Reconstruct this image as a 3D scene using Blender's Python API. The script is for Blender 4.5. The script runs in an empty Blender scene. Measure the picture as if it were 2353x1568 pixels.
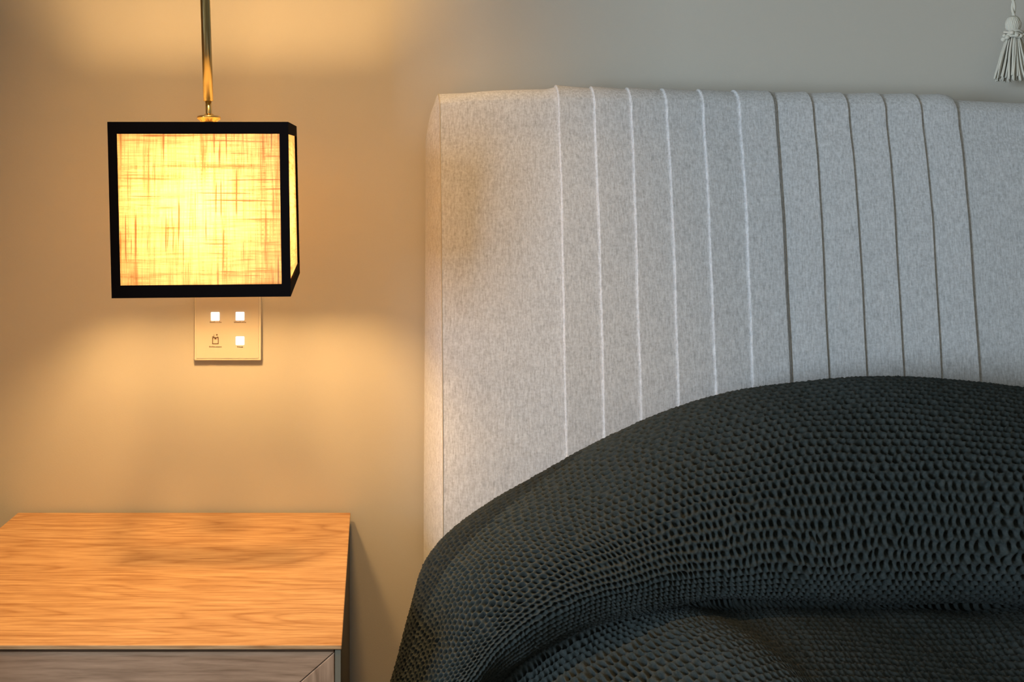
import bpy, bmesh, math, random
import numpy as np
from mathutils import Vector, Matrix

random.seed(7)
rng = np.random.default_rng(7)
sc = bpy.context.scene
COL = sc.collection

# ------------------------------------------------------------------ camera model
F = 2244.0            # focal length in pixels of the 2353 px wide frame
VX, VY = 850.0, 500.0 # where the optical axis meets the picture
CH = 0.93             # camera height
D = 1.27              # camera to bed wall (wall face is the plane y = 0)

def P(px, py, Z):
    """world point seen at a pixel, Z metres in front of the camera"""
    return Vector(((px - VX) * Z / F, Z - D, CH - (py - VY) * Z / F))

cam_d = bpy.data.cameras.new('camera')
cam = bpy.data.objects.new('camera', cam_d)
COL.objects.link(cam)
cam.location = (0, -D, CH)
cam.rotation_euler = (math.pi / 2, 0, 0)
cam_d.sensor_width = 36
cam_d.lens = 36 * F / 2353
cam_d.shift_x = (1176.5 - VX) / 2353
cam_d.shift_y = -(784 - VY) / 2353
cam_d.clip_start = 0.02
sc.camera = cam

sc.view_settings.view_transform = 'Standard'
sc.view_settings.look = 'None'
sc.view_settings.gamma = 1
sc.view_settings.exposure = 0
sc.view_settings.use_curve_mapping = False
sc.cycles.use_denoising = True
sc.cycles.sample_clamp_indirect = 6

# ------------------------------------------------------------------ materials
def srgb(r, g, b):
    f = lambda c: (c / 255 / 12.92) if c / 255 <= 0.04045 else ((c / 255 + 0.055) / 1.055) ** 2.4
    return (f(r), f(g), f(b), 1)

class NT:
    def __init__(self, name):
        self.m = bpy.data.materials.new(name)
        self.m.use_nodes = True
        self.t = self.m.node_tree
        self.b = self.t.nodes['Principled BSDF']
        self.out = self.t.nodes['Material Output']
    def n(self, kind, **kw):
        nd = self.t.nodes.new(kind)
        for k, v in kw.items():
            if k.startswith('_'):
                setattr(nd, k[1:], v)
            else:
                key = int(k[1:]) if k[0] == 'i' and k[1:].isdigit() else k.replace('_', ' ')
                nd.inputs[key].default_value = v
        return nd
    def l(self, a, b):
        self.t.links.new(a, b)
    def coords(self, scale=(1, 1, 1), rot=(0, 0, 0)):
        tc = self.n('ShaderNodeTexCoord')
        mp = self.n('ShaderNodeMapping')
        mp.inputs['Scale'].default_value = scale
        mp.inputs['Rotation'].default_value = rot
        self.l(tc.outputs['Object'], mp.inputs['Vector'])
        return mp.outputs['Vector']
    def noise(self, vec, scale=5, detail=2, rough=.5, dist=0):
        nd = self.n('ShaderNodeTexNoise', Scale=scale, Detail=detail, Roughness=rough, Distortion=dist)
        self.l(vec, nd.inputs['Vector'])
        return nd.outputs['Fac']
    def ramp(self, fac, stops):
        r = self.n('ShaderNodeValToRGB')
        el = r.color_ramp.elements
        while len(el) < len(stops):
            el.new(0.5)
        for e, (p, c) in zip(el, stops):
            e.position = p
            e.color = c
        self.l(fac, r.inputs['Fac'])
        return r.outputs['Color']
    def mix(self, fac, a, b, mode='MIX'):
        m = self.n('ShaderNodeMix', _data_type='RGBA', _blend_type=mode)
        for i, v in ((0, fac), (6, a), (7, b)):
            if isinstance(v, (int, float, tuple)):
                m.inputs[i].default_value = v
            else:
                self.l(v, m.inputs[i])
        return m.outputs[2]
    def math(self, op, a, b=0.0):
        m = self.n('ShaderNodeMath', _operation=op)
        for i, v in ((0, a), (1, b)):
            if isinstance(v, (int, float)):
                m.inputs[i].default_value = v
            else:
                self.l(v, m.inputs[i])
        return m.outputs[0]
    def bump(self, h, strength=.3, dist=.001):
        b = self.n('ShaderNodeBump', Strength=strength, Distance=dist)
        self.l(h, b.inputs['Height'])
        self.l(b.outputs['Normal'], self.b.inputs['Normal'])
        return b.outputs['Normal']
    def base(self, c):
        if isinstance(c, tuple):
            self.b.inputs['Base Color'].default_value = c
        else:
            self.l(c, self.b.inputs['Base Color'])
    def pr(self, **kw):
        for k, v in kw.items():
            self.b.inputs[k.replace('_', ' ')].default_value = v
        return self.m

def simple(name, col, rough=.5, metal=0, spec=.5):
    t = NT(name)
    t.base(col)
    return t.pr(Roughness=rough, Metallic=metal, Specular_IOR_Level=spec)

M = {}
# wall paint / woven wall covering
t = NT('wall_covering')
v = t.coords((60, 60, 260))
n1 = t.noise(v, 6, 3, .6)
v2 = t.coords((1, 1, 1))
n2 = t.noise(v2, 3, 2)
c = t.mix(t.math('MULTIPLY', n2, .5), (.60, .59, .56, 1), (.555, .555, .53, 1))
t.base(t.mix(t.math('MULTIPLY', n1, .25), c, (.50, .50, .475, 1)))
t.bump(n1, .25, .0006)
M['wall'] = t.pr(Roughness=.75, Specular_IOR_Level=.25)
M['plain_wall'] = simple('beige_paint', (.38, .30, .20, 1), .85)
M['ceiling'] = simple('ceiling_paint', (.60, .55, .46, 1), .9)
# floor
t = NT('floor_boards')
v = t.coords((1, 9, 1))
t.base(t.ramp(t.noise(v, 7, 4, .6, .4), [(.3, (.20, .13, .08, 1)), (.7, (.34, .23, .14, 1))]))
M['floor'] = t.pr(Roughness=.45)
M['window_frame'] = simple('window_frame_paint', (.6, .6, .58, 1), .4)

# oak, grain running along x  (front = grain along x too, stile = along z)
def oak(name, rot=(0, 0, 0), a=(.60, .36, .165, 1), b=(.40, .205, .075, 1), cath=True):
    t = NT(name)
    v = t.coords((1, 1, 1), rot)
    # broad warped growth rings give the cathedral figure
    mp = t.n('ShaderNodeMapping')
    mp.inputs['Scale'].default_value = (1.7, 11, 11)
    mp.inputs['Location'].default_value = (.35, .25, .1)
    t.l(v, mp.inputs['Vector'])
    big = t.noise(mp.outputs['Vector'], 1.15, 2, .45, .25)
    rings = t.math('FRACT', t.math('MULTIPLY', big, 17.0))
    rings = t.math('ABSOLUTE', t.math('SUBTRACT', rings, .5))
    rings = t.math('MULTIPLY', rings, 2.0)
    mp2 = t.n('ShaderNodeMapping')
    mp2.inputs['Scale'].default_value = (22, 300, 300)
    t.l(v, mp2.inputs['Vector'])
    fine = t.noise(mp2.outputs['Vector'], 1, 3, .6, .3)
    mp3 = t.n('ShaderNodeMapping')
    mp3.inputs['Scale'].default_value = (5, 40, 40)
    t.l(v, mp3.inputs['Vector'])
    mid = t.noise(mp3.outputs['Vector'], 1, 4, .6, .6)
    f1 = t.math('MULTIPLY', t.math('POWER', rings, 2.5), .42)
    f2 = t.math('MULTIPLY', t.math('SUBTRACT', fine, .5), 1.9)
    f3 = t.math('MULTIPLY', t.math('SUBTRACT', mid, .5), .9)
    s = t.math('ADD', t.math('ADD', f1, f2), t.math('ADD', f3, .25))
    t.base(t.ramp(s, [(.0, a), (.9, b)]))
    t.bump(fine, .12, .0004)
    M[name] = t.pr(Roughness=.55, Specular_IOR_Level=.3)
oak('oak_top', a=(.55, .36, .20, 1), b=(.31, .155, .065, 1))
oak('oak_front', a=(.42, .285, .205, 1), b=(.24, .155, .105, 1))
oak('oak_stile', rot=(0, math.pi / 2, 0), a=(.42, .285, .205, 1), b=(.24, .155, .105, 1))
M['dark_side'] = simple('dark_brown', (.030, .021, .014, 1), .5, 0, .3)  # flat dark brown for side panels, legs and backing boards
M['edge_strip'] = simple('grey_edge_strip', (.16, .15, .12, 1), .6)
M['recess'] = simple('black_recess', (.012, .010, .009, 1), .7)

# headboard upholstery
def upholstery(name, light=(.68, .725, .80, 1), dark=(.38, .41, .46, 1)):
    t = NT(name)
    a = t.noise(t.coords((520, 520, 90)), 1, 3, .7)
    b = t.noise(t.coords((260, 260, 420)), 1, 3, .7)
    f = t.math('ADD', t.math('MULTIPLY', a, .6), t.math('MULTIPLY', b, .4))
    t.base(t.ramp(f, [(.33, dark), (.62, light)]))
    t.bump(f, .5, .0008)
    t.b.inputs['Sheen Weight'].default_value = .15
    M[name] = t.pr(Roughness=.9, Specular_IOR_Level=.15)
upholstery('upholstery')
M['stitch'] = simple('seam_thread', (.50, .48, .44, 1), .9, 0, .1)

# chunky knit
def knit(name, c1, c2):
    t = NT(name)
    a = t.noise(t.coords((1, 1, 1)), 900, 3, .7)
    b = t.noise(t.coords((1, 1, 1)), 230, 2, .6)
    t.base(t.ramp(b, [(.3, c1), (.7, c2)]))
    t.bump(a, .6, .0009)
    t.b.inputs['Sheen Weight'].default_value = .05
    M[name] = t.pr(Roughness=.95, Specular_IOR_Level=.1)
knit('knit', (.027, .039, .043, 1), (.050, .060, .062, 1))
knit('knit_dark_band', (.018, .024, .027, 1), (.030, .038, .040, 1))  # darker knit colour for the band along the left edge

# lampshade linen: diffuse + translucent, with slubbed weave
t = NT('shade_linen')
t.t.nodes.remove(t.b)
def threads(t, sx, sz, lo, hi):
    nz = t.noise(t.coords((sx, sx, sz)), 1, 3, .65)
    return t.ramp(nz, [(lo, (0, 0, 0, 1)), (hi, (1, 1, 1, 1))])
ver = threads(t, 560, 22, .36, .58)     # vertical yarns
hor = threads(t, 22, 560, .36, .58)     # horizontal yarns
ver2 = threads(t, 190, 9, .30, .48)
hor2 = threads(t, 9, 190, .30, .48)
w = t.mix(1.0, ver, hor, 'MULTIPLY')
w2 = t.mix(1.0, ver2, hor2, 'MULTIPLY')
w = t.mix(.5, w, w2)
sl1 = t.ramp(t.noise(t.coords((430, 430, 13)), 1, 2, .5), [(.61, (0, 0, 0, 1)), (.66, (1, 1, 1, 1))])
sl2 = t.ramp(t.noise(t.coords((12, 12, 430)), 1, 2, .5), [(.63, (0, 0, 0, 1)), (.68, (1, 1, 1, 1))])
slub = t.mix(1.0, sl1, sl2, 'ADD')
colT = t.mix(w, (.11, .062, .026, 1), (.38, .29, .19, 1))
colT = t.mix(slub, colT, (.10, .047, .014, 1))
colD = t.mix(w, (.42, .33, .20, 1), (.66, .58, .42, 1))
tr = t.n('ShaderNodeBsdfTranslucent')
df = t.n('ShaderNodeBsdfDiffuse')
t.l(colT, tr.inputs['Color'])
t.l(colD, df.inputs['Color'])
ms = t.n('ShaderNodeMixShader')
ms.inputs[0].default_value = .62
t.l(df.outputs[0], ms.inputs[1])
t.l(tr.outputs[0], ms.inputs[2])
t.l(ms.outputs[0], t.out.inputs['Surface'])
M['linen'] = t.m
M['trim'] = simple('black_velvet_trim', (.004, .004, .006, 1), .9, 0, .05)
M['brass'] = simple('brushed_brass', (.42, .36, .20, 1), .28, 1)
M['gold'] = simple('polished_gold', (.85, .62, .26, 1), .25, 1)
M['loose_thread'] = simple('loose_linen_thread', (.75, .62, .40, 1), .9)
t = NT('bulb_glow')
t.base((0, 0, 0, 1))
BULB = 255
t.b.inputs['Emission Color'].default_value = (1, .56, .20, 1)
t.b.inputs['Emission Strength'].default_value = BULB
M['bulb'] = t.m

M['plate'] = simple('ivory_glass_plate', (.70, .66, .58, 1), .22)
M['plate_rim'] = simple('ivory_rim', (.80, .76, .66, 1), .35)
t = NT('backlit_key')
t.base((.8, .8, .8, 1))
t.b.inputs['Emission Color'].default_value = (.93, .97, 1, 1)
t.b.inputs['Emission Strength'].default_value = 1.7
M['key'] = t.m
M['print'] = simple('brown_print', (.16, .10, .06, 1), .6)
M['cord'] = simple('cream_cotton', (.62, .62, .57, 1), .9, 0, .1)
M['linen_sheet'] = simple('white_bed_sheet', (.65, .65, .64, 1), .9, 0, .1)
M['hook'] = simple('steel_hook', (.4, .4, .4, 1), .35, 1)

# ------------------------------------------------------------------ object helpers
def link_mesh(name, me, mat, parent=None, origin=None, smooth=False):
    if origin is not None:
        me.transform(Matrix.Translation(-Vector(origin)))
    o = bpy.data.objects.new(name, me)
    COL.objects.link(o)
    if mat:
        me.materials.append(M[mat] if isinstance(mat, str) else mat)
    if smooth:
        me.polygons.foreach_set('use_smooth', [True] * len(me.polygons))
    if parent:
        o.parent = parent
    elif origin is not None:
        o.location = origin
    return o

def obj(name, bm, mat, parent=None, smooth=False, origin=None):
    """bm holds world coordinates; children are stored relative to their parent's base"""
    me = bpy.data.meshes.new(name)
    bmesh.ops.recalc_face_normals(bm, faces=bm.faces)
    bm.to_mesh(me)
    bm.free()
    org = origin
    if parent:
        p, off = parent, Vector((0, 0, 0))
        while p:
            off += p.location
            p = p.parent
        org = off
    o = link_mesh(name, me, mat, parent, org, smooth)
    return o

def thing(name, label, cat, loc, group=None):
    o = bpy.data.objects.new(name, None)
    o.empty_display_size = .05
    COL.objects.link(o)
    o.location = loc
    tag(o, label, cat, group)
    return o

def tag(o, label, cat, group=None):
    o['label'] = label
    o['category'] = cat
    if group:
        o['group'] = group

def struct(o):
    o['kind'] = 'structure'
    return o

def box(bm, x0, x1, y0, y1, z0, z1, bev=0, seg=2):
    r = bmesh.ops.create_cube(bm, size=1)
    for vtx in r['verts']:
        vtx.co = Vector(((x0 + x1) / 2 + vtx.co.x * (x1 - x0), (y0 + y1) / 2 + vtx.co.y * (y1 - y0),
                         (z0 + z1) / 2 + vtx.co.z * (z1 - z0)))
    if bev:
        es = {e for vtx in r['verts'] for e in vtx.link_edges}
        bmesh.ops.bevel(bm, geom=list(es), offset=bev, segments=seg, affect='EDGES', profile=.5)

def tube(bm, pts, rad, n=8, caps=True):
    pts = [Vector(p) for p in pts]
    if not hasattr(rad, '__len__'):
        rad = [rad] * len(pts)
    rings = []
    up = None
    for i, p in enumerate(pts):
        d = (pts[min(i + 1, len(pts) - 1)] - pts[max(i - 1, 0)]).normalized()
        if up is None:
            up = Vector((0, 0, 1)) if abs(d.z) < .9 else Vector((0, 1, 0))
        a = d.cross(up).normalized()
        b = a.cross(d).normalized()
        up = b
        rings.append([bm.verts.new(p + (a * math.cos(2 * math.pi * k / n) + b * math.sin(2 * math.pi * k / n)) * rad[i])
                      for k in range(n)])
    for i in range(len(rings) - 1):
        for k in range(n):
            bm.faces.new((rings[i][k], rings[i][(k + 1) % n], rings[i + 1][(k + 1) % n], rings[i + 1][k]))
    if caps:
        bm.faces.new(rings[0][::-1])
        bm.faces.new(rings[-1])

def lathe(bm, prof, c, n=32):
    """prof: (radius, z) pairs about the vertical axis through c"""
    rings = []
    for r, z in prof:
        if r < 1e-6:
            rings.append([bm.verts.new((c[0], c[1], c[2] + z))])
        else:
            rings.append([bm.verts.new((c[0] + r * math.cos(2 * math.pi * k / n), c[1] + r * math.sin(2 * math.pi * k / n),
                                        c[2] + z)) for k in range(n)])
    for a, b in zip(rings, rings[1:]):
        for k in range(n):
            va, vb = a[k % len(a)], a[(k + 1) % len(a)]
            vc, vd = b[(k + 1) % len(b)], b[k % len(b)]
            fs = []
            for q in (va, vb, vc, vd):
                if q not in fs:
                    fs.append(q)
            if len(fs) > 2:
                bm.faces.new(fs)

def hexa(bm, pts):
    """8 corners: bottom ring then top ring"""
    vs = [bm.verts.new(p) for p in pts]
    for f in ((3, 2, 1, 0), (4, 5, 6, 7), (0, 1, 5, 4), (1, 2, 6, 5), (2, 3, 7, 6), (3, 0, 4, 7)):
        bm.faces.new([vs[i] for i in f])

def np_mesh(name, Pt, mask=None):
    """grid of points (N, M, 3) to a quad mesh; mask (N-1, M-1) keeps faces"""
    N, Mv = Pt.shape[:2]
    idx = np.arange(N * Mv).reshape(N, Mv)
    q = np.stack([idx[:-1, :-1], idx[1:, :-1], idx[1:, 1:], idx[:-1, 1:]], -1)
    q = q.reshape(-1, 4) if mask is None else q[mask]
    used, inv = np.unique(q, return_inverse=True)
    q = inv.reshape(-1, 4)
    co = Pt.reshape(-1, 3)[used]
    me = bpy.data.meshes.new(name)
    me.vertices.add(len(co))
    me.vertices.foreach_set('co', co.astype(np.float32).ravel())
    me.loops.add(q.size)
    me.loops.foreach_set('vertex_index', q.astype(np.int32).ravel())
    me.polygons.add(len(q))
    me.polygons.foreach_set('loop_start', np.arange(0, q.size, 4, dtype=np.int32))
    me.update()
    me.validate()
    return me

# ------------------------------------------------------------------ the room
X0, X1, YF, ZC = -3.2, 2.9, -4.6, 2.6
def wallbox(name, mat, *a):
    bm = bmesh.new()
    box(bm, *a)
    return struct(obj(name, bm, mat))
wallbox('floor', 'floor', X0 - .1, X1 + .1, YF - .1, .1, -.1, 0)
wallbox('ceiling', 'ceiling', X0 - .1, X1 + .1, YF - .1, .1, ZC, ZC + .1)
wallbox('wall_back', 'wall', X0 - .1, X1 + .1, 0, .1, 0, ZC)
wallbox('wall_right', 'plain_wall', X1, X1 + .1, YF, 0, 0, ZC)
wallbox('wall_front', 'plain_wall', X0, X1, YF - .1, YF, 0, ZC)
# left wall with the window opening
WY0, WY1, WZ0, WZ1 = -3.35, -2.15, .06, 1.75
bm = bmesh.new()
box(bm, X0 - .1, X0, YF, WY0, 0, ZC)
box(bm, X0 - .1, X0, WY1, 0, 0, ZC)
box(bm, X0 - .1, X0, WY0, WY1, 0, WZ0)
box(bm, X0 - .1, X0, WY0, WY1, WZ1, ZC)
box(bm, X0, -.585, -.60, 0, 0, ZC)          # unseen pier, added to keep window daylight off the nightstand wall
struct(obj('wall_left_with_blocker', bm, 'plain_wall'))
bm = bmesh.new()
for a in ((WY0, WY0 + .05, WZ0, WZ1), (WY1 - .05, WY1, WZ0, WZ1), (WY0, WY1, WZ0, WZ0 + .05), (WY0, WY1, WZ1 - .05, WZ1),
          ((WY0 + WY1) / 2 - .025, (WY0 + WY1) / 2 + .025, WZ0, WZ1)):
    box(bm, X0 - .08, X0 - .03, *a)
struct(obj('window_1', bm, 'window_frame'))
# skirting boards
bm = bmesh.new(); box(bm, X0, X1, -.014, 0, 0, .09, .004); struct(obj('baseboard_back', bm, 'window_frame'))

# daylight entering through the window
ld = bpy.data.lights.new('window_daylight', 'AREA')
ld.shape = 'RECTANGLE'
ld.size = WZ1 - WZ0
ld.size_y = WY1 - WY0
ld.energy = 190
ld.color = (.78, .92, 1.0)
lo = bpy.data.objects.new('window_daylight', ld)
COL.objects.link(lo)
lo.location = (X0 - .14, (WY0 + WY1) / 2, (WZ0 + WZ1) / 2)
lo.rotation_euler = (0, -math.pi / 2, 0)

# unseen warm spotlight, added overhead as fill for nightstand wall and throw
bm = bmesh.new()
lathe(bm, [(.030, .012), (.034, -.0005), (.046, -.003), (.048, 0), (.048, .001)], (-.14, -.74, ZC - .0012), 40)
struct(obj('added_spot_ring', bm, 'window_frame'))  # ring around the added spotlight
sd = bpy.data.lights.new('added_spotlight', 'SPOT')
sd.energy = 185
sd.color = (1, .53, .17)
sd.spot_size = math.radians(37)
sd.spot_blend = .75
sd.shadow_soft_size = .13
so = bpy.data.objects.new('added_spotlight', sd)
COL.objects.link(so)
so.location = (-.14, -.74, ZC - .01)
so.rotation_euler = (Vector((-.13, -.13, .76)) - so.location).to_track_quat('-Z', 'Y').to_euler()

w = bpy.data.worlds.new('world')
sc.world = w
w.use_nodes = True
w.node_tree.nodes['Background'].inputs[0].default_value = (.6, .75, 1, 1)
w.node_tree.nodes['Background'].inputs[1].default_value = .2

# ------------------------------------------------------------------ nightstand
NT_top = CH - 678 * 1.265 / F
NY0 = -D + .872                    # front plane
NY1 = -.006
NX0, NX1 = -.4555, -.0252
ns = thing('nightstand', 'oak nightstand with dark side panel standing against the wall below the hanging lamp', 'nightstand',
           ((NX0 + NX1) / 2, (NY0 + NY1) / 2, 0))
bm = bmesh.new(); box(bm, NX0, NX1, NY0, NY1, NT_top - .004, NT_top, .0008, 2); o = obj('top_panel', bm, 'oak_top', ns)
o['label'] = 'bright honey oak top with arched grain'
FT = NT_top - .0042                # top of the carcass
for s in (0, 1):
    bm = bmesh.new()
    x = NX0 + .001 if s == 0 else NX1 - .006
    box(bm, x, x + .005, NY0 + .0065, NY1 - .001, .12, FT)
    o = obj('side_panel', bm, 'dark_side', ns); o['label'] = 'dark brown side panel'
    bm = bmesh.new()
    box(bm, x, x + .005, NY0 + .001, NY0 + .0064, .12, FT - .0005)
    obj('edge_strip', bm, 'edge_strip', ns)
bm = bmesh.new(); box(bm, NX0 + .006, NX1 - .006, NY1 - .009, NY1 - .001, .12, FT); obj('back_panel', bm, 'dark_side', ns)
bm = bmesh.new(); box(bm, NX0 + .006, NX1 - .006, NY0 + .03, NY1 - .009, .12, .132); obj('bottom_panel', bm, 'dark_side', ns)
# mitred face frame
xa, xb, za, zb = NX0 + .0065, NX1 - .0065, .12, FT - .0025
RW, SW = .029, .033
def mitre(name, pts, mat, lab=None):
    bm = bmesh.new()
    lo_ = [Vector((p[0], NY0 + .0012, p[1])) for p in pts]
    hi_ = [Vector((p[0], NY0 + .020, p[1])) for p in pts]
    hexa(bm, lo_ + hi_)
    bmesh.ops.bevel(bm, geom=list(bm.edges), offset=.0006, segments=1, affect='EDGES')
    return obj(name, bm, mat, ns)
g = .0004
mitre('frame_rail', [(xa + g, zb), (xb - g, zb), (xb - SW - g, zb - RW), (xa + SW + g, zb - RW)], 'oak_front')
mitre('frame_rail', [(xa + g, za), (xb - g, za), (xb - SW - g, za + RW), (xa + SW + g, za + RW)], 'oak_front')
mitre('frame_stile', [(xb, zb - g), (xb, za + g), (xb - SW, za + RW + g), (xb - SW, zb - RW - g)], 'oak_stile')
mitre('frame_stile', [(xa, zb - g), (xa, za + g), (xa + SW, za + RW + g), (xa + SW, zb - RW - g)], 'oak_stile')
zm = (za + zb) / 2
for k, (z0, z1) in enumerate(((zm + .002, zb - RW - .003), (za + RW + .003, zm - .002))):
    bm = bmesh.new(); box(bm, xa + SW + .002, xb - SW - .002, NY0 + .012, NY0 + .030, z0, z1, .001)
    o = obj('drawer_front', bm, 'oak_front', ns)
for x in (NX0 + .03, NX1 - .03):
    for y in (NY0 + .04, NY1 - .04):
        bm = bmesh.new(); box(bm, x - .015, x + .015, y - .015, y + .015, 0, .12, .002); obj('leg', bm, 'dark_side', ns)

# ------------------------------------------------------------------ wall switch
SX0, SX1 = (446.5 - VX) * 1.262 / F, (600 - VX) * 1.262 / F
SZ0 = CH - (829 - VY) * 1.262 / F
SZ1 = SZ0 + (SX1 - SX0)
sw = thing('wall_switch', 'square ivory touch switch panel with glowing keys on the wall below the lampshade', 'switch',
           ((SX0 + SX1) / 2, 0, SZ0))
bm = bmesh.new(); box(bm, SX0, SX1, -.009, -.0002, SZ0, SZ1, .0016, 3); obj('rim', bm, 'plate_rim', sw, smooth=False)
bm = bmesh.new(); box(bm, SX0 + .0028, SX1 - .0028, -.0098, -.006, SZ0 + .0028, SZ1 - .0028, .0006); obj('face_plate', bm, 'plate', sw)
def wp(px, py, y=-.0100):
    Z = D + y
    return ((px - VX) * Z / F, y, CH - (py - VY) * Z / F)
for px, py in ((494.5, 727.5), (551.5, 727), (551.5, 783.5)):
    x, y, z = wp(px, py)
    bm = bmesh.new(); box(bm, x - .0054, x + .0054, -.0106, -.0094, z - .0054, z + .0054, .0005, 2)
    o = obj('backlit_key', bm, 'key', sw); o['label'] = 'white glowing square key'
# printed room icon on the fourth key: a little door-hanger shape with a dot
x, y, z = wp(495, 781)
bm = bmesh.new()
q = .00052
for a in ((-8, -6, -11, 6), (6, 8, -11, 6), (-8, 8, -11, -9), (-7, 7, 4, 6), (-2, 2, 1, 5), (-4, -3, 6, 13), (-8, -4, 7, 8.5), (4, 7, 6, 7.5)):
    box(bm, x + a[0] * q, x + a[1] * q, -.0102, -.0096, z + a[2] * q, z + a[3] * q)
r = bmesh.ops.create_cone(bm, segments=12, radius1=2.1 * q, radius2=2.1 * q, depth=.0006, cap_ends=True,
                          matrix=Matrix.Translation((x + 3.6 * q, -.0099, z + 12 * q)) @ Matrix.Rotation(math.pi / 2, 4, 'X'))
obj('key_icon', bm, 'print', sw)
# tiny captions: too small in the photograph to read, so they are small strokes of print
def caption(px, py, wpx, seed):
    rr = random.Random(seed)
    x, y, z = wp(px, py)
    wd = wpx * D / F
    n = max(4, int(wpx / 3.0))
    bm = bmesh.new()
    for k in range(n):
        cx = x - wd / 2 + wd * (k + .5) / n
        h = .0011 * (1.5 if k == 0 or rr.random() < .2 else 1)
        w_ = wd / n * .38
        box(bm, cx - w_, cx + w_, -.0101, -.0096, z - .0009, z - .0009 + .0005)
        box(bm, cx - w_, cx - w_ + .0004, -.0101, -.0096, z - .0009, z - .0009 + h)
        if rr.random() < .7:
            box(bm, cx - w_, cx + w_, -.0101, -.0096, z - .0009 + h - .0004, z - .0009 + h)
        box(bm, cx + w_ - .0004, cx + w_, -.0101, -.0096, z - .0009, z - .0009 + h * rr.uniform(.5, 1))
    obj('key_caption', bm, 'print', sw)
caption(495.5, 740.5, 27, 1); caption(551.5, 740.5, 28, 2); caption(495, 797, 29, 3); caption(551.5, 797, 14, 4)

# ------------------------------------------------------------------ hanging lamp
ZF, ZB = .983, 1.163
FTL, FTR, FBR, FBL = P(248, 281, ZF), P(661, 281, ZF), P(667, 681, ZF), P(258, 685, ZF)
BTR = P(680.5, 291, ZB); BBR = P(688, 627, ZB)
BTL = BTR + (FTL - FTR); BBL = BBR + (FBL - FBR)
def tri(u, w_, v_):
    """point in the shade box: u left-right, w bottom-top, v front-back (0..1)"""
    f = (FBL * (1 - u) + FBR * u) * (1 - w_) + (FTL * (1 - u) + FTR * u) * w_
    b = (BBL * (1 - u) + BBR * u) * (1 - w_) + (BTL * (1 - u) + BTR * u) * w_
    return f * (1 - v_) + b * v_
ctop = tri(.53, 1, .5)
lamp = thing('pendant_lamp', 'square linen lampshade edged in black on a brass rod, glowing beside the bed', 'lamp', (ctop.x, ctop.y, ctop.z))
def panel_slab(bm, a, b, c, d, off, th=.0008, n=1):
    """thin slab over quad a b c d, lifted by vector off"""
    nn = off.normalized()
    lo_ = [p + off for p in (a, b, c, d)]
    hi_ = [p + off - nn * th for p in (a, b, c, d)]
    hexa(bm, lo_ + hi_)
outF, outR = Vector((0, -1, 0)), Vector((1, 0, 0))
bm = bmesh.new()
e = .0
NSEG = 14
ins = .0012
# four linen faces as one sewn tube, a single layer of cloth
ring = []
per = [(u, 0) for u in np.linspace(0, 1, NSEG + 1)[:-1]] + [(1, v_) for v_ in np.linspace(0, 1, NSEG + 1)[:-1]] + \
      [(1 - u, 1) for u in np.linspace(0, 1, NSEG + 1)[:-1]] + [(0, 1 - v_) for v_ in np.linspace(0, 1, NSEG + 1)[:-1]]
rows = np.linspace(.004, .996, NSEG + 1)
cc = tri(.5, .5, .5)
grid = []
for w_ in rows:
    r_ = []
    for u, v_ in per:
        p = tri(u, w_, v_)
        uu, vv = u, v_
        # the cloth is drawn in a hair between its wires
        d = Vector(((.5 - u) * .004 if u in (0, 1) else 0, (.5 - v_) * .004 if v_ in (0, 1) else 0, 0))
        r_.append(bm.verts.new(p + d))
    grid.append(r_)
for i in range(NSEG):
    for k in range(len(per)):
        k2 = (k + 1) % len(per)
        bm.faces.new((grid[i][k], grid[i][k2], grid[i + 1][k2], grid[i + 1][k]))
shade = obj('lampshade', bm, 'linen', lamp)
# black ribbon trim
bm = bmesh.new()
tw, bw, lw, rw = .066, .070, .046, .047
th = .0022
def strip(u0, u1, w0, w1, v0, v1, out):
    """a ribbon with thickness on one side of the shade"""
    if v0 == v1:
        c4 = [tri(u0, w0, v0), tri(u1, w0, v0), tri(u1, w1, v0), tri(u0, w1, v0)]
    else:
        c4 = [tri(u0, w0, v0), tri(u0, w0, v1), tri(u0, w1, v1), tri(u0, w1, v0)]
    hexa(bm, [p - out * (th * .75) for p in c4] + [p + out * (th * .25) for p in c4])
EX = .003
for v0, out in ((0, Vector((0, -1, 0))), (1, Vector((0, 1, 0)))):
    strip(-EX, 1 + EX, 1 - tw, 1.002, v0, v0, out)
    strip(-EX, 1 + EX, -.002, bw, v0, v0, out)
    strip(-EX, lw, bw, 1 - tw, v0, v0, out)
    strip(1 - rw, 1 + EX, bw, 1 - tw, v0, v0, out)
for u0, out in ((0, Vector((-1, 0, 0))), (1, Vector((1, 0, 0)))):
    strip(u0, u0, 1 - tw, 1.002, 0, 1, out)
    strip(u0, u0, -.002, bw, 0, 1, out)
tr_ = obj('ribbon_trim', bm, 'trim', shade)
tr_['label'] = 'black ribbon edging'
# frayed threads along the right rear edge and the top
bm = bmesh.new()
for k in range(34):
    w_ = random.uniform(.16, .84)
    p = tri(1, w_, 1) + Vector((0, -.001, 0))
    L = random.uniform(.001, .0035)
    d = Vector((1, random.uniform(-.4, .3), random.uniform(-.8, .8))).normalized()
    tube(bm, [p, p + d * L * .6, p + d * L + Vector((0, 0, random.uniform(-.001, .001)))], .00012, 4)
for u in (.045, .18, .205, .42, .7):
    p = tri(u, 1, 0)
    L = random.uniform(.002, .0045)
    tube(bm, [p, p + Vector((random.uniform(-.002, .002), 0, L))], .00013, 4)
obj('loose_thread', bm, 'loose_thread', shade)['kind'] = 'stuff'
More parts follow.
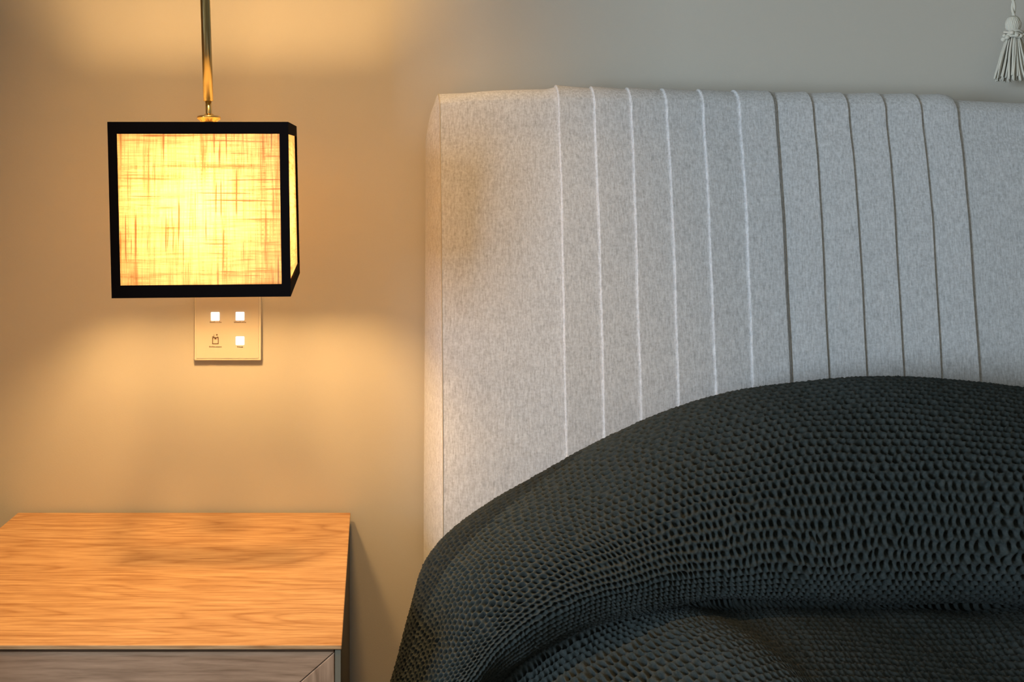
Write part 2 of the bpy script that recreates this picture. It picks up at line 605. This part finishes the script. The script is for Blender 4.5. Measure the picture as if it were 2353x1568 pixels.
# rod, collar, spider, socket, bulb
ZR = 1.071
rb = P(480, 270, ZR)
rt = P(471.5, 0, ZR)
dirr = (rt - rb).normalized()
tcl = rb + dirr * ((ZC - .02 - rb.z) / dirr.z)
bm = bmesh.new(); tube(bm, [rb + dirr * .018, rt, tcl], .0054, 24); obj('rod', bm, 'brass', lamp, smooth=True)
bm = bmesh.new(); tube(bm, [rb - dirr * .02, rb + dirr * .019], .0034, 20); obj('nipple', bm, 'gold', lamp, smooth=True)
bm = bmesh.new()
lathe(bm, [(0, -.007), (.0085, -.007), (.0095, -.004), (.0125, -.002), (.0130, .000), (.0125, .0012), (.006, .002), (.0045, .004), (0, .004)], rb, 36)
obj('collar', bm, 'gold', lamp, smooth=True)
bm = bmesh.new(); lathe(bm, [(0, -.03), (.05, -.03), (.055, -.02), (.055, 0), (0, 0)], (tcl.x, tcl.y, ZC - .0), 40)
obj('ceiling_canopy', bm, 'brass', lamp)
hub = rb - Vector((0, 0, .012))
bm = bmesh.new()
lathe(bm, [(0, -.003), (.010, -.003), (.010, .003), (0, .003)], hub, 24)
for u, v_ in ((0, .5), (1, .5), (.5, 0), (.5, 1)):
    q_ = tri(u, .985, v_)
    q_ = q_ + (hub - q_) * .02
    tube(bm, [hub, q_], .0011, 8)
wire = [tri(.012, .98, .012), tri(.988, .98, .012), tri(.988, .98, .988), tri(.012, .98, .988), tri(.012, .98, .012)]
tube(bm, wire, .0011, 8)
obj('spider_frame', bm, 'brass', lamp)
bm = bmesh.new(); lathe(bm, [(0, -.042), (.013, -.042), (.014, -.03), (.014, -.012), (.008, -.004), (0, -.003)], hub, 24)
obj('socket', bm, 'brass', lamp, smooth=True)
bc = hub - Vector((0, 0, .092))
bm = bmesh.new()
lathe(bm, [(0, -.026), (.010, -.0245), (.019, -.017), (.0235, -.006), (.0235, .004), (.020, .014), (.014, .025), (.0115, .034), (.0115, .038), (0, .038)], bc, 32)
obj('bulb', bm, 'bulb', lamp, smooth=True)

# ------------------------------------------------------------------ headboard
HX0, HX1 = .0860, 1.62
S0, SP, NS = .2300, .0441, 12
SW0 = S0 + SP * (NS - 1)
CEN = (HX0 + HX1) / 2
seams = [S0 + SP * k for k in range(NS)]
seams2 = sorted(2 * CEN - s for s in seams)
def ztop(x):
    if x > CEN:
        x = 2 * CEN - x
    return float(np.interp(x, [.086, .22, .229, .235, .32, .56, .708, .722, .80, .86], [1.0895, 1.0900, 1.0925, 1.0915, 1.0890, 1.0835, 1.0815, 1.0765, 1.0725, 1.0715]))
def pleat(x):
    """forward relief of the tucks (m) at x"""
    if x > CEN:
        x = 2 * CEN - x
    h = 0.0
    amp = .0030
    ed = .0009
    if x < S0 - .001 or x > SW0 + .010:
        return 0.0
    half = S0 + SP * 5.5
    if x <= half + SP * .5:
        k = math.floor((x - S0 + ed) / SP)
        fr = (x - S0 + ed - k * SP)
        if fr < ed:
            h = amp * fr / ed
        else:
            h = amp * (1 - .82 * (fr - ed) / (SP - ed))
        if k >= 5:
            h = amp * 1.0 * (min(fr / ed, 1))
    else:
        k = math.ceil((x - S0 - ed) / SP)
        fr = (S0 + k * SP + ed - x)
        if fr < ed:
            h = amp * fr / ed
        else:
            h = amp * (1 - .82 * (fr - ed) / (SP - ed))
        if x > SW0 + ed:
            h = 0
    return h
def path(x):
    """front profile from the foot over the top to the back: list of (Z, z)"""
    zt = ztop(x)
    r = .026
    pts = [(1.132, .10), (1.135, .50), (1.141, .65), (1.148, .736), (1.158, .827), (1.169, .93), (1.180, 1.0026), (1.185, 1.025), (1.1885, zt - .041)]
    # rounded shoulder
    c = (1.2165, zt - r)
    for a in (10, 25, 40, 55, 70, 85, 100):
        a_ = math.radians(a)
        pts.append((c[0] - r * math.cos(a_), c[1] + r * math.sin(a_)))
    pts += [(1.240, zt - .003), (1.250, zt - .010), (1.2535, zt - .03), (1.2545, .6), (1.2545, .10)]
    return pts
def dense(pts, n):
    a = np.array(pts)
    s = np.r_[0, np.cumsum(np.linalg.norm(np.diff(a, axis=0), axis=1))]
    # keep points dense on the rounded shoulder
    q = np.unique(np.concatenate([s, np.linspace(0, s[-1], n)]))
    return q / s[-1]
def eval_path(pts, tt):
    a = np.array(pts)
    s = np.r_[0, np.cumsum(np.linalg.norm(np.diff(a, axis=0), axis=1))]
    s /= s[-1]
    return np.stack([np.interp(tt, s, a[:, 0]), np.interp(tt, s, a[:, 1])], -1)
TT = dense(path(.5), 90)
def edge_relief(d):
    """padding: the face swells away from its left and right edge (d = distance from the edge)"""
    return .013 * (1 - math.exp(-d / .035)) - .013
def build_panel(name, xs, relief, mat, parent):
    pts = np.zeros((len(xs), len(TT), 3))
    rr = random.Random(3)
    for i, x in enumerate(xs):
        pp = path(x)
        e_ = eval_path(pp, TT)
        e2 = eval_path(pp, np.clip(TT + 1e-3, 0, 1))
        e1 = eval_path(pp, np.clip(TT - 1e-3, 0, 1))
        tg = e2 - e1
        nrm = np.stack([-tg[:, 1], tg[:, 0]], -1)      # outward (towards camera on the front)
        nrm /= np.linalg.norm(nrm, axis=1)[:, None] + 1e-9
        # relief fades out where the cloth goes behind the headboard
        fade = np.clip((1.235 - e_[:, 0]) / .02, 0, 1)
        xx = x
        wob = .0004 * np.sin(e_[:, 1] * 13 + x * 60) + .0002 * np.sin(e_[:, 1] * 47 + x * 31)
        h = relief(x) * fade
        e_ = e_ + nrm * h[:, None]
        pts[i, :, 0] = xx + wob
        pts[i, :, 1] = e_[:, 0] - D
        pts[i, :, 2] = e_[:, 1]
    org = parent.location
    me = np_mesh(name, pts - np.array(org))
    return link_mesh(name, me, mat, parent, None, True)
hb = thing('headboard', 'tall pale grey upholstered headboard with vertical pleats against the wall', 'headboard', (CEN, -.06, 0))
def xs_panel(a, b, n):
    return list(np.linspace(a, b, n))
def wing_relief(x):
    d = min(x - HX0, HX1 - x)
    return edge_relief(max(d, 0))
build_panel('padded_panel', [HX0, HX0 + .001, HX0 + .003, HX0 + .006] + xs_panel(HX0 + .01, S0 - .0012, 26), wing_relief, 'upholstery', hb)
pl = []
for k in range(NS - 1):
    a, b = seams[k], seams[k + 1]
    pl += [a - .0011, a - .0006, a - .0001, a + .0006, a + .0012, a + .003] + xs_panel(a + .007, b - .007, 5) + [b - .003]
pl = [S0 - .0014] + pl + [SW0 - .0012, SW0 - .0006, SW0, SW0 + .0005, SW0 + .0011, SW0 + .0016]
pl = sorted(set(round(x, 6) for x in pl))
build_panel('pleated_panel', pl, pleat, 'upholstery', hb)
build_panel('padded_panel', xs_panel(SW0 + .0014, 2 * CEN - SW0 - .0014, 14), lambda x: 0, 'upholstery', hb)
build_panel('pleated_panel', sorted(2 * CEN - x for x in pl), pleat, 'upholstery', hb)
build_panel('padded_panel', sorted(2 * CEN - x for x in [HX0, HX0 + .001, HX0 + .003, HX0 + .006] + xs_panel(HX0 + .01, S0 - .0012, 26)), wing_relief, 'upholstery', hb)
# side gussets
def gusset(sign, name):
    pp = path(HX0)
    e_ = eval_path(pp, TT)
    e1 = eval_path(pp, np.clip(TT - 1e-3, 0, 1)); e2 = eval_path(pp, np.clip(TT + 1e-3, 0, 1))
    tg = e2 - e1
    nrm = np.stack([-tg[:, 1], tg[:, 0]], -1); nrm /= np.linalg.norm(nrm, axis=1)[:, None] + 1e-9
    fade = np.clip((1.235 - e_[:, 0]) / .02, 0, 1)
    e_ = e_ + nrm * (-.013 * fade)[:, None]
    cz, cy = 1.243, None
    N = 12
    pts = np.zeros((N, len(TT), 3))
    for i in range(N):
        s = i / (N - 1)
        # from the front seam back to the wall edge, swelling outwards
        tgt = np.stack([np.full(len(TT), 1.2535), np.minimum(e_[:, 1], ztop(HX0) - .030 )], -1)
        q_ = e_ * (1 - s) + tgt * s
        bul = .0145 * (1 - (1 - s) ** 2.2)
        lowf = np.clip((1.09 - q_[:, 1]) / .06, .25, 1) ** .7
        X = HX0 - bul * lowf - .0025 * s * np.clip((.95 - q_[:, 1]) / .4, 0, 1)
        pts[i, :, 0] = X if sign < 0 else 2 * CEN - X
        pts[i, :, 1] = q_[:, 0] - D
        pts[i, :, 2] = q_[:, 1]
    me = np_mesh(name, pts - np.array(hb.location))
    link_mesh(name, me, 'upholstery', hb, None, True)
    # welt cord along the seam
    bm = bmesh.new()
    k0 = 0
    cur = [Vector((HX0 + .0004 if sign < 0 else 2 * CEN - HX0 - .0004, a - D, b)) for a, b in e_ if a < 1.238]
    tube(bm, cur, .0008, 6)
    obj('seam_cord', bm, 'stitch', hb, smooth=True)
gusset(-1, 'side_gusset')
gusset(1, 'side_gusset')
# timber core that carries the upholstery
bm = bmesh.new(); box(bm, HX0 + .01, HX1 - .01, -.060, -.0165, 0, 1.03); obj('backing_board', bm, 'dark_side', hb)

# ------------------------------------------------------------------ bed below
BX0, BX1 = .23, 1.50
bed = thing('bed', 'low bed hidden beneath the dark knitted throw', 'bed', ((BX0 + BX1) / 2, -1.2, 0))
bm = bmesh.new(); box(bm, BX0 + .01, BX1 - .01, -2.13, -.17, .06, .28, .01); obj('base', bm, 'upholstery', bed)
bm = bmesh.new(); box(bm, BX0, BX1, -2.15, -.16, .281, .50, .04, 4); obj('mattress', bm, 'linen_sheet', bed, smooth=True)
for x in (BX0 + .1, BX1 - .1):
    for y in (-2.05, -.25):
        bm = bmesh.new(); box(bm, x - .025, x + .025, y - .025, y + .025, 0, .06); obj('leg', bm, 'dark_side', bed)

# ------------------------------------------------------------------ knitted throw
# control columns: silhouette, two points down the swell, the ridge, its underside, the crease
cols = [
    [(800, 2050, 1.00), (830, 2060, .95), (880, 2080, .925), (930, 2060, .915), (945, 2070, .93), (960, 2080, .945)],
    [(868, 1700, 1.00), (905, 1700, .955), (955, 1715, .925), (1000, 1712, .915), (1018, 1722, .93), (1040, 1730, .945)],
    [(905, 1568, 1.01), (955, 1560, .960), (1010, 1585, .925), (1065, 1590, .915), (1083, 1610, .935), (1110, 1615, .95)],
    [(940, 1440, 1.02), (1000, 1440, .965), (1070, 1485, .925), (1130, 1505, .913), (1150, 1538, .935), (1185, 1548, .955)],
    [(963, 1355, 1.03), (1040, 1360, .970), (1125, 1410, .925), (1200, 1443, .910), (1225, 1485, .930), (1255, 1500, .955)],
    [(988, 1285, 1.04), (1080, 1298, .975), (1185, 1350, .925), (1270, 1398, .908), (1300, 1442, .930), (1330, 1458, .955)],
    [(1040, 1218, 1.05), (1150, 1238, .980), (1262, 1295, .925), (1345, 1365, .905), (1378, 1412, .928), (1410, 1430, .955)],
    [(1130, 1152, 1.06), (1250, 1178, .985), (1350, 1252, .925), (1425, 1340, .903), (1460, 1392, .926), (1495, 1410, .955)],
    [(1250, 1086, 1.07), (1362, 1125, .990), (1440, 1215, .925), (1505, 1318, .902), (1540, 1375, .926), (1575, 1395, .955)],
    [(1400, 1012, 1.075), (1485, 1070, .990), (1545, 1175, .925), (1595, 1305, .902), (1630, 1368, .926), (1660, 1390, .955)],
    [(1560, 945, 1.08), (1625, 1020, .990), (1665, 1140, .925), (1705, 1295, .902), (1730, 1362, .926), (1750, 1388, .955)],
    [(1720, 902, 1.08), (1760, 985, .990), (1788, 1115, .925), (1815, 1290, .902), (1835, 1362, .926), (1848, 1390, .955)],
    [(1880, 885, 1.08), (1903, 972, .990), (1920, 1105, .925), (1938, 1290, .902), (1950, 1366, .926), (1960, 1395, .955)],
    [(2050, 881, 1.08), (2062, 968, .990), (2072, 1102, .925), (2082, 1290, .902), (2088, 1368, .926), (2094, 1397, .955)],
    [(2220, 884, 1.08), (2228, 972, .990), (2234, 1104, .925), (2240, 1290, .902), (2243, 1368, .926), (2246, 1397, .955)],
    [(2390, 896, 1.08), (2396, 984, .990), (2402, 1112, .925), (2408, 1292, .902), (2410, 1368, .926), (2412, 1396, .955)],
    [(2560, 925, 1.08), (2566, 1010, .990), (2575, 1130, .925), (2580, 1300, .902), (2582, 1370, .926), (2584, 1396, .955)],
    [(2740, 975, 1.08), (2746, 1050, .990), (2755, 1160, .925), (2760, 1310, .902), (2762, 1375, .926), (2764, 1398, .955)],
]
G = []
for i, c in enumerate(cols):
    w3 = [np.array(P(*p)) for p in c]
    back = w3[0] + np.array([.008 if i > 3 else .03, .040, -.030])
    back[1] = min(back[1], -.142)
    back0 = w3[0] + np.array([.02 if i > 3 else .05, .045, -.09])
    back0[1] = min(back0[1], -.144)
    cr = w3[-1]
    # the lying part: runs out from the crease towards the foot of the bed
    dx = w3[-1][0] - w3[-2][0]
    low = []
    zc = cr[2]
    tz = .572 - max(0, (.30 - cr[0])) * .75
    side = max(0, .26 - cr[0])
    tz = min(tz, zc + .016) if i > 1 else zc + .004
    for k, (dy, f) in enumerate(((-.045, .55), (-.11, .95), (-.20, 1.05), (-.33, .95), (-.50, .9))):
        low.append(np.array([cr[0] + (.035 if i < 9 else .012) * (1 - math.exp(k * -.8)) * (1 if i < 13 else .3), cr[1] + dy, zc + (tz - zc) * f]))
    G.append([back0, back] + w3 + low)
G = np.array(G)
def cr_weights(par, n):
    W = np.zeros((len(par), n))
    i = np.clip(np.floor(par).astype(int), 0, n - 2)
    tt = par - i
    w_ = np.stack([-.5 * tt + tt ** 2 - .5 * tt ** 3, 1 - 2.5 * tt ** 2 + 1.5 * tt ** 3,
                   .5 * tt + 2 * tt ** 2 - 1.5 * tt ** 3, -.5 * tt ** 2 + .5 * tt ** 3], -1)
    for k in range(4):
        j = np.clip(i + k - 1, 0, n - 1)
        np.add.at(W, (np.arange(len(par)), j), w_[:, k])
    return W
nu, nv = G.shape[:2]
def surf(uu, vv):
    return np.einsum('ai,bj,ijk->abk', cr_weights(uu, nu), cr_weights(vv, nv), G)
pu = np.linspace(0, nu - 1, 1500)
pv = np.linspace(0, nv - 1, 1200)
CU, CV = .0096, .0088
R_ = surf(pu, np.array([2.0, 3.0, 4.0]))
su = np.r_[0, np.cumsum(np.linalg.norm(np.diff(R_, axis=0), axis=2).mean(1) * np.interp(pu[1:], [0, 5, 9], [1.5, 1.5, 1.0]))] / CU
C_ = surf(np.linspace(6, 14, 7), pv)
sv = np.r_[0, np.cumsum(np.linalg.norm(np.diff(C_, axis=1), axis=2).mean(0) * np.interp(pv[1:], [7, 8.2], [1, .74]))] / CV
K = 8
S = np.arange(0, su[-1], 1 / K)
T = np.arange(0, sv[-1], 1 / K)
uu = np.interp(S, su, pu); vv = np.interp(T, sv, pv)
B = surf(uu, vv)
# gentle unevenness of the laid cloth
SS, TG = np.meshgrid(S, T, indexing='ij')
Pu = np.gradient(B, axis=0); Pv = np.gradient(B, axis=1)
Nn = np.cross(Pu, Pv); Nn /= np.linalg.norm(Nn, axis=2)[..., None] + 1e-12
# make normals point towards the camera side (up/front)
ref = np.array([0, -1, .6])
if (Nn[len(S) // 2, len(T) // 3] @ ref) < 0:
    Nn = -Nn
lu = np.linalg.norm(Pu, axis=2) * K; lt = np.linalg.norm(Pv, axis=2) * K
loc = np.clip(np.minimum(lu / CU, lt / CV), .35, 1.15)
# wobbling stitches
def smooth_noise(shape, step, seed):
    r_ = np.random.default_rng(seed)
    a, b = shape[0] // step + 3, shape[1] // step + 3
    g_ = r_.normal(size=(a, b))
    x = np.arange(shape[0]) / step; y = np.arange(shape[1]) / step
    xi, yi = x.astype(int), y.astype(int)
    fx = (x - xi)[:, None]; fy = (y - yi)[None]
    fx = fx * fx * (3 - 2 * fx); fy = fy * fy * (3 - 2 * fy)
    return (g_[xi][:, yi] * (1 - fx) * (1 - fy) + g_[xi + 1][:, yi] * fx * (1 - fy) +
            g_[xi][:, yi + 1] * (1 - fx) * fy + g_[xi + 1][:, yi + 1] * fx * fy)
sh = SS.shape
Sw = SS + .13 * smooth_noise(sh, 9, 1) + .25 * smooth_noise(sh, 40, 2)
Tw = TG + .10 * smooth_noise(sh, 9, 3) + .25 * smooth_noise(sh, 60, 4)
J = np.round(Tw)
off = .5 * (J % 2)
ds = (Sw - off) - np.round(Sw - off)
dt = Tw - J
depth = 1 + .22 * smooth_noise(sh, 8, 5)
hole = np.exp(-(np.abs(ds / .31) ** 4 + np.abs(dt / .31) ** 4))
strand = np.cos(2 * math.pi * (Tw - .5)) * .5 + .5       # raised yarn between the rows of holes
post = np.cos(2 * math.pi * ds) * -.5 + .5
twist = .07 * np.sin(2 * math.pi * (2 * Sw + 1.0 * Tw))
H = (-1.55 * hole * depth + .50 * strand + .20 * post + twist * strand) * .0046 * loc * np.interp(vv, [7, 8.2], [1, 1.45])[None]
H += .00022 * smooth_noise(sh, 2, 6) + .0016 * smooth_noise(sh, 70, 7) + .0028 * smooth_noise(sh, 170, 8)
Bd = B + Nn * H[..., None]
throw = thing('knitted_throw', 'dark teal chunky knit throw draped over the pillow and bed before the headboard', 'blanket',
              (.75, -.35, .5))
tsil = np.interp(2.0, pv, sv)
hw = np.interp(uu, [0, 5, 6.5, 7.5, 9], [6.6, 6.4, 5.2, 3.2, 0])
dark_band = (TG < (tsil + hw)[:, None]) & (uu < 8.6)[:, None]
hm = dark_band[:-1, :-1]
inn = np.array(throw.location)
me = np_mesh('knit', Bd - inn, ~hm)
link_mesh('knit_body', me, 'knit', throw, None, True)
me = np_mesh('dark_band', Bd - inn, hm)
o = link_mesh('dark_band', me, 'knit_dark_band', throw, None, True)
o['label'] = 'darker band of knit along the left edge'

# ------------------------------------------------------------------ wall tassel
ZT = 1.235
ts = thing('wall_tassel', 'cream cotton tassel hanging on a cord at the upper right above the headboard', 'tassel',
           tuple(P(2327, 185, ZT)))
top = P(2324, -260, ZT)
bm = bmesh.new()
for s in (-1, 1):
    pts = []
    for k in range(60):
        f = k / 59
        a = f * 34 + (0 if s > 0 else math.pi)
        q_ = top * (1 - f) + P(2329, 46, ZT) * f
        pts.append(q_ + Vector((math.cos(a) * .0013, math.sin(a) * .0013, 0)))
    tube(bm, pts, .0016, 8)
obj('cord', bm, 'cord', ts, smooth=True)
hc = P(2328, 60, ZT)
bm = bmesh.new()
rr = random.Random(5)
for k in range(26):       # looped head of the tassel
    a = k / 26 * 2 * math.pi
    r1 = .0085
    pts = []
    for j in range(9):
        f = j / 8
        r_ = r1 * math.sin(math.pi * (.12 + .80 * f)) * rr.uniform(.92, 1.08)
        pts.append(hc + Vector((math.cos(a + f * .5) * r_, math.sin(a + f * .5) * r_ * .8, .012 - f * .021)))
    tube(bm, pts, .0013, 6)
obj('head', bm, 'cord', ts, smooth=True)
tc_ = P(2329, 80, ZT)
bm = bmesh.new()
for j in range(3):
    zz = .0032 - j * .0032
    pts = [tc_ + Vector((math.cos(a) * (.0098 + .0008 * math.sin(a * 7 + j)), math.sin(a) * .0078, zz + .0010 * math.sin(a * 3 + j)))
           for a in np.linspace(0, 2 * math.pi, 33)]
    tube(bm, pts, .0017, 6)
for k in range(13):      # knots of the binding
    a = k / 13 * 2 * math.pi + .2
    bmesh.ops.create_icosphere(bm, subdivisions=2, radius=rr.uniform(.0022, .0032),
        matrix=Matrix.Translation(tc_ + Vector((math.cos(a) * .0115, math.sin(a) * .009, rr.uniform(-.005, .002)))))
obj('binding', bm, 'cord', ts, smooth=True)
bm = bmesh.new()
for k in range(120):
    a = rr.uniform(0, 2 * math.pi)
    rr0 = math.sqrt(rr.random())
    z0 = tc_.z - .004
    L = .052 + rr.uniform(-.004, .004)
    sx = math.cos(a) * rr0; sy = math.sin(a) * rr0
    bend = rr.uniform(-.003, .003); ph = rr.uniform(0, 6)
    pts = []
    for j in range(9):
        f = j / 8
        w_ = .008 + (.0245 - .008) * f ** .85
        y = tc_.y + sy * (.006 + .007 * f)
        pts.append(Vector((tc_.x + sx * w_ + bend * math.sin(f * 3 + ph) * f, min(y, -.004), z0 - L * f)))
    tube(bm, pts, rr.uniform(.0008, .0012), 5)
o = obj('fringe', bm, 'cord', ts, smooth=True)
bm = bmesh.new()
tube(bm, [(top.x, -.0002, top.z + .004), (top.x, -.038, top.z + .004), (top.x, -.042, top.z + .012)], .002, 10)
obj('hook', bm, 'hook', ts, smooth=True)
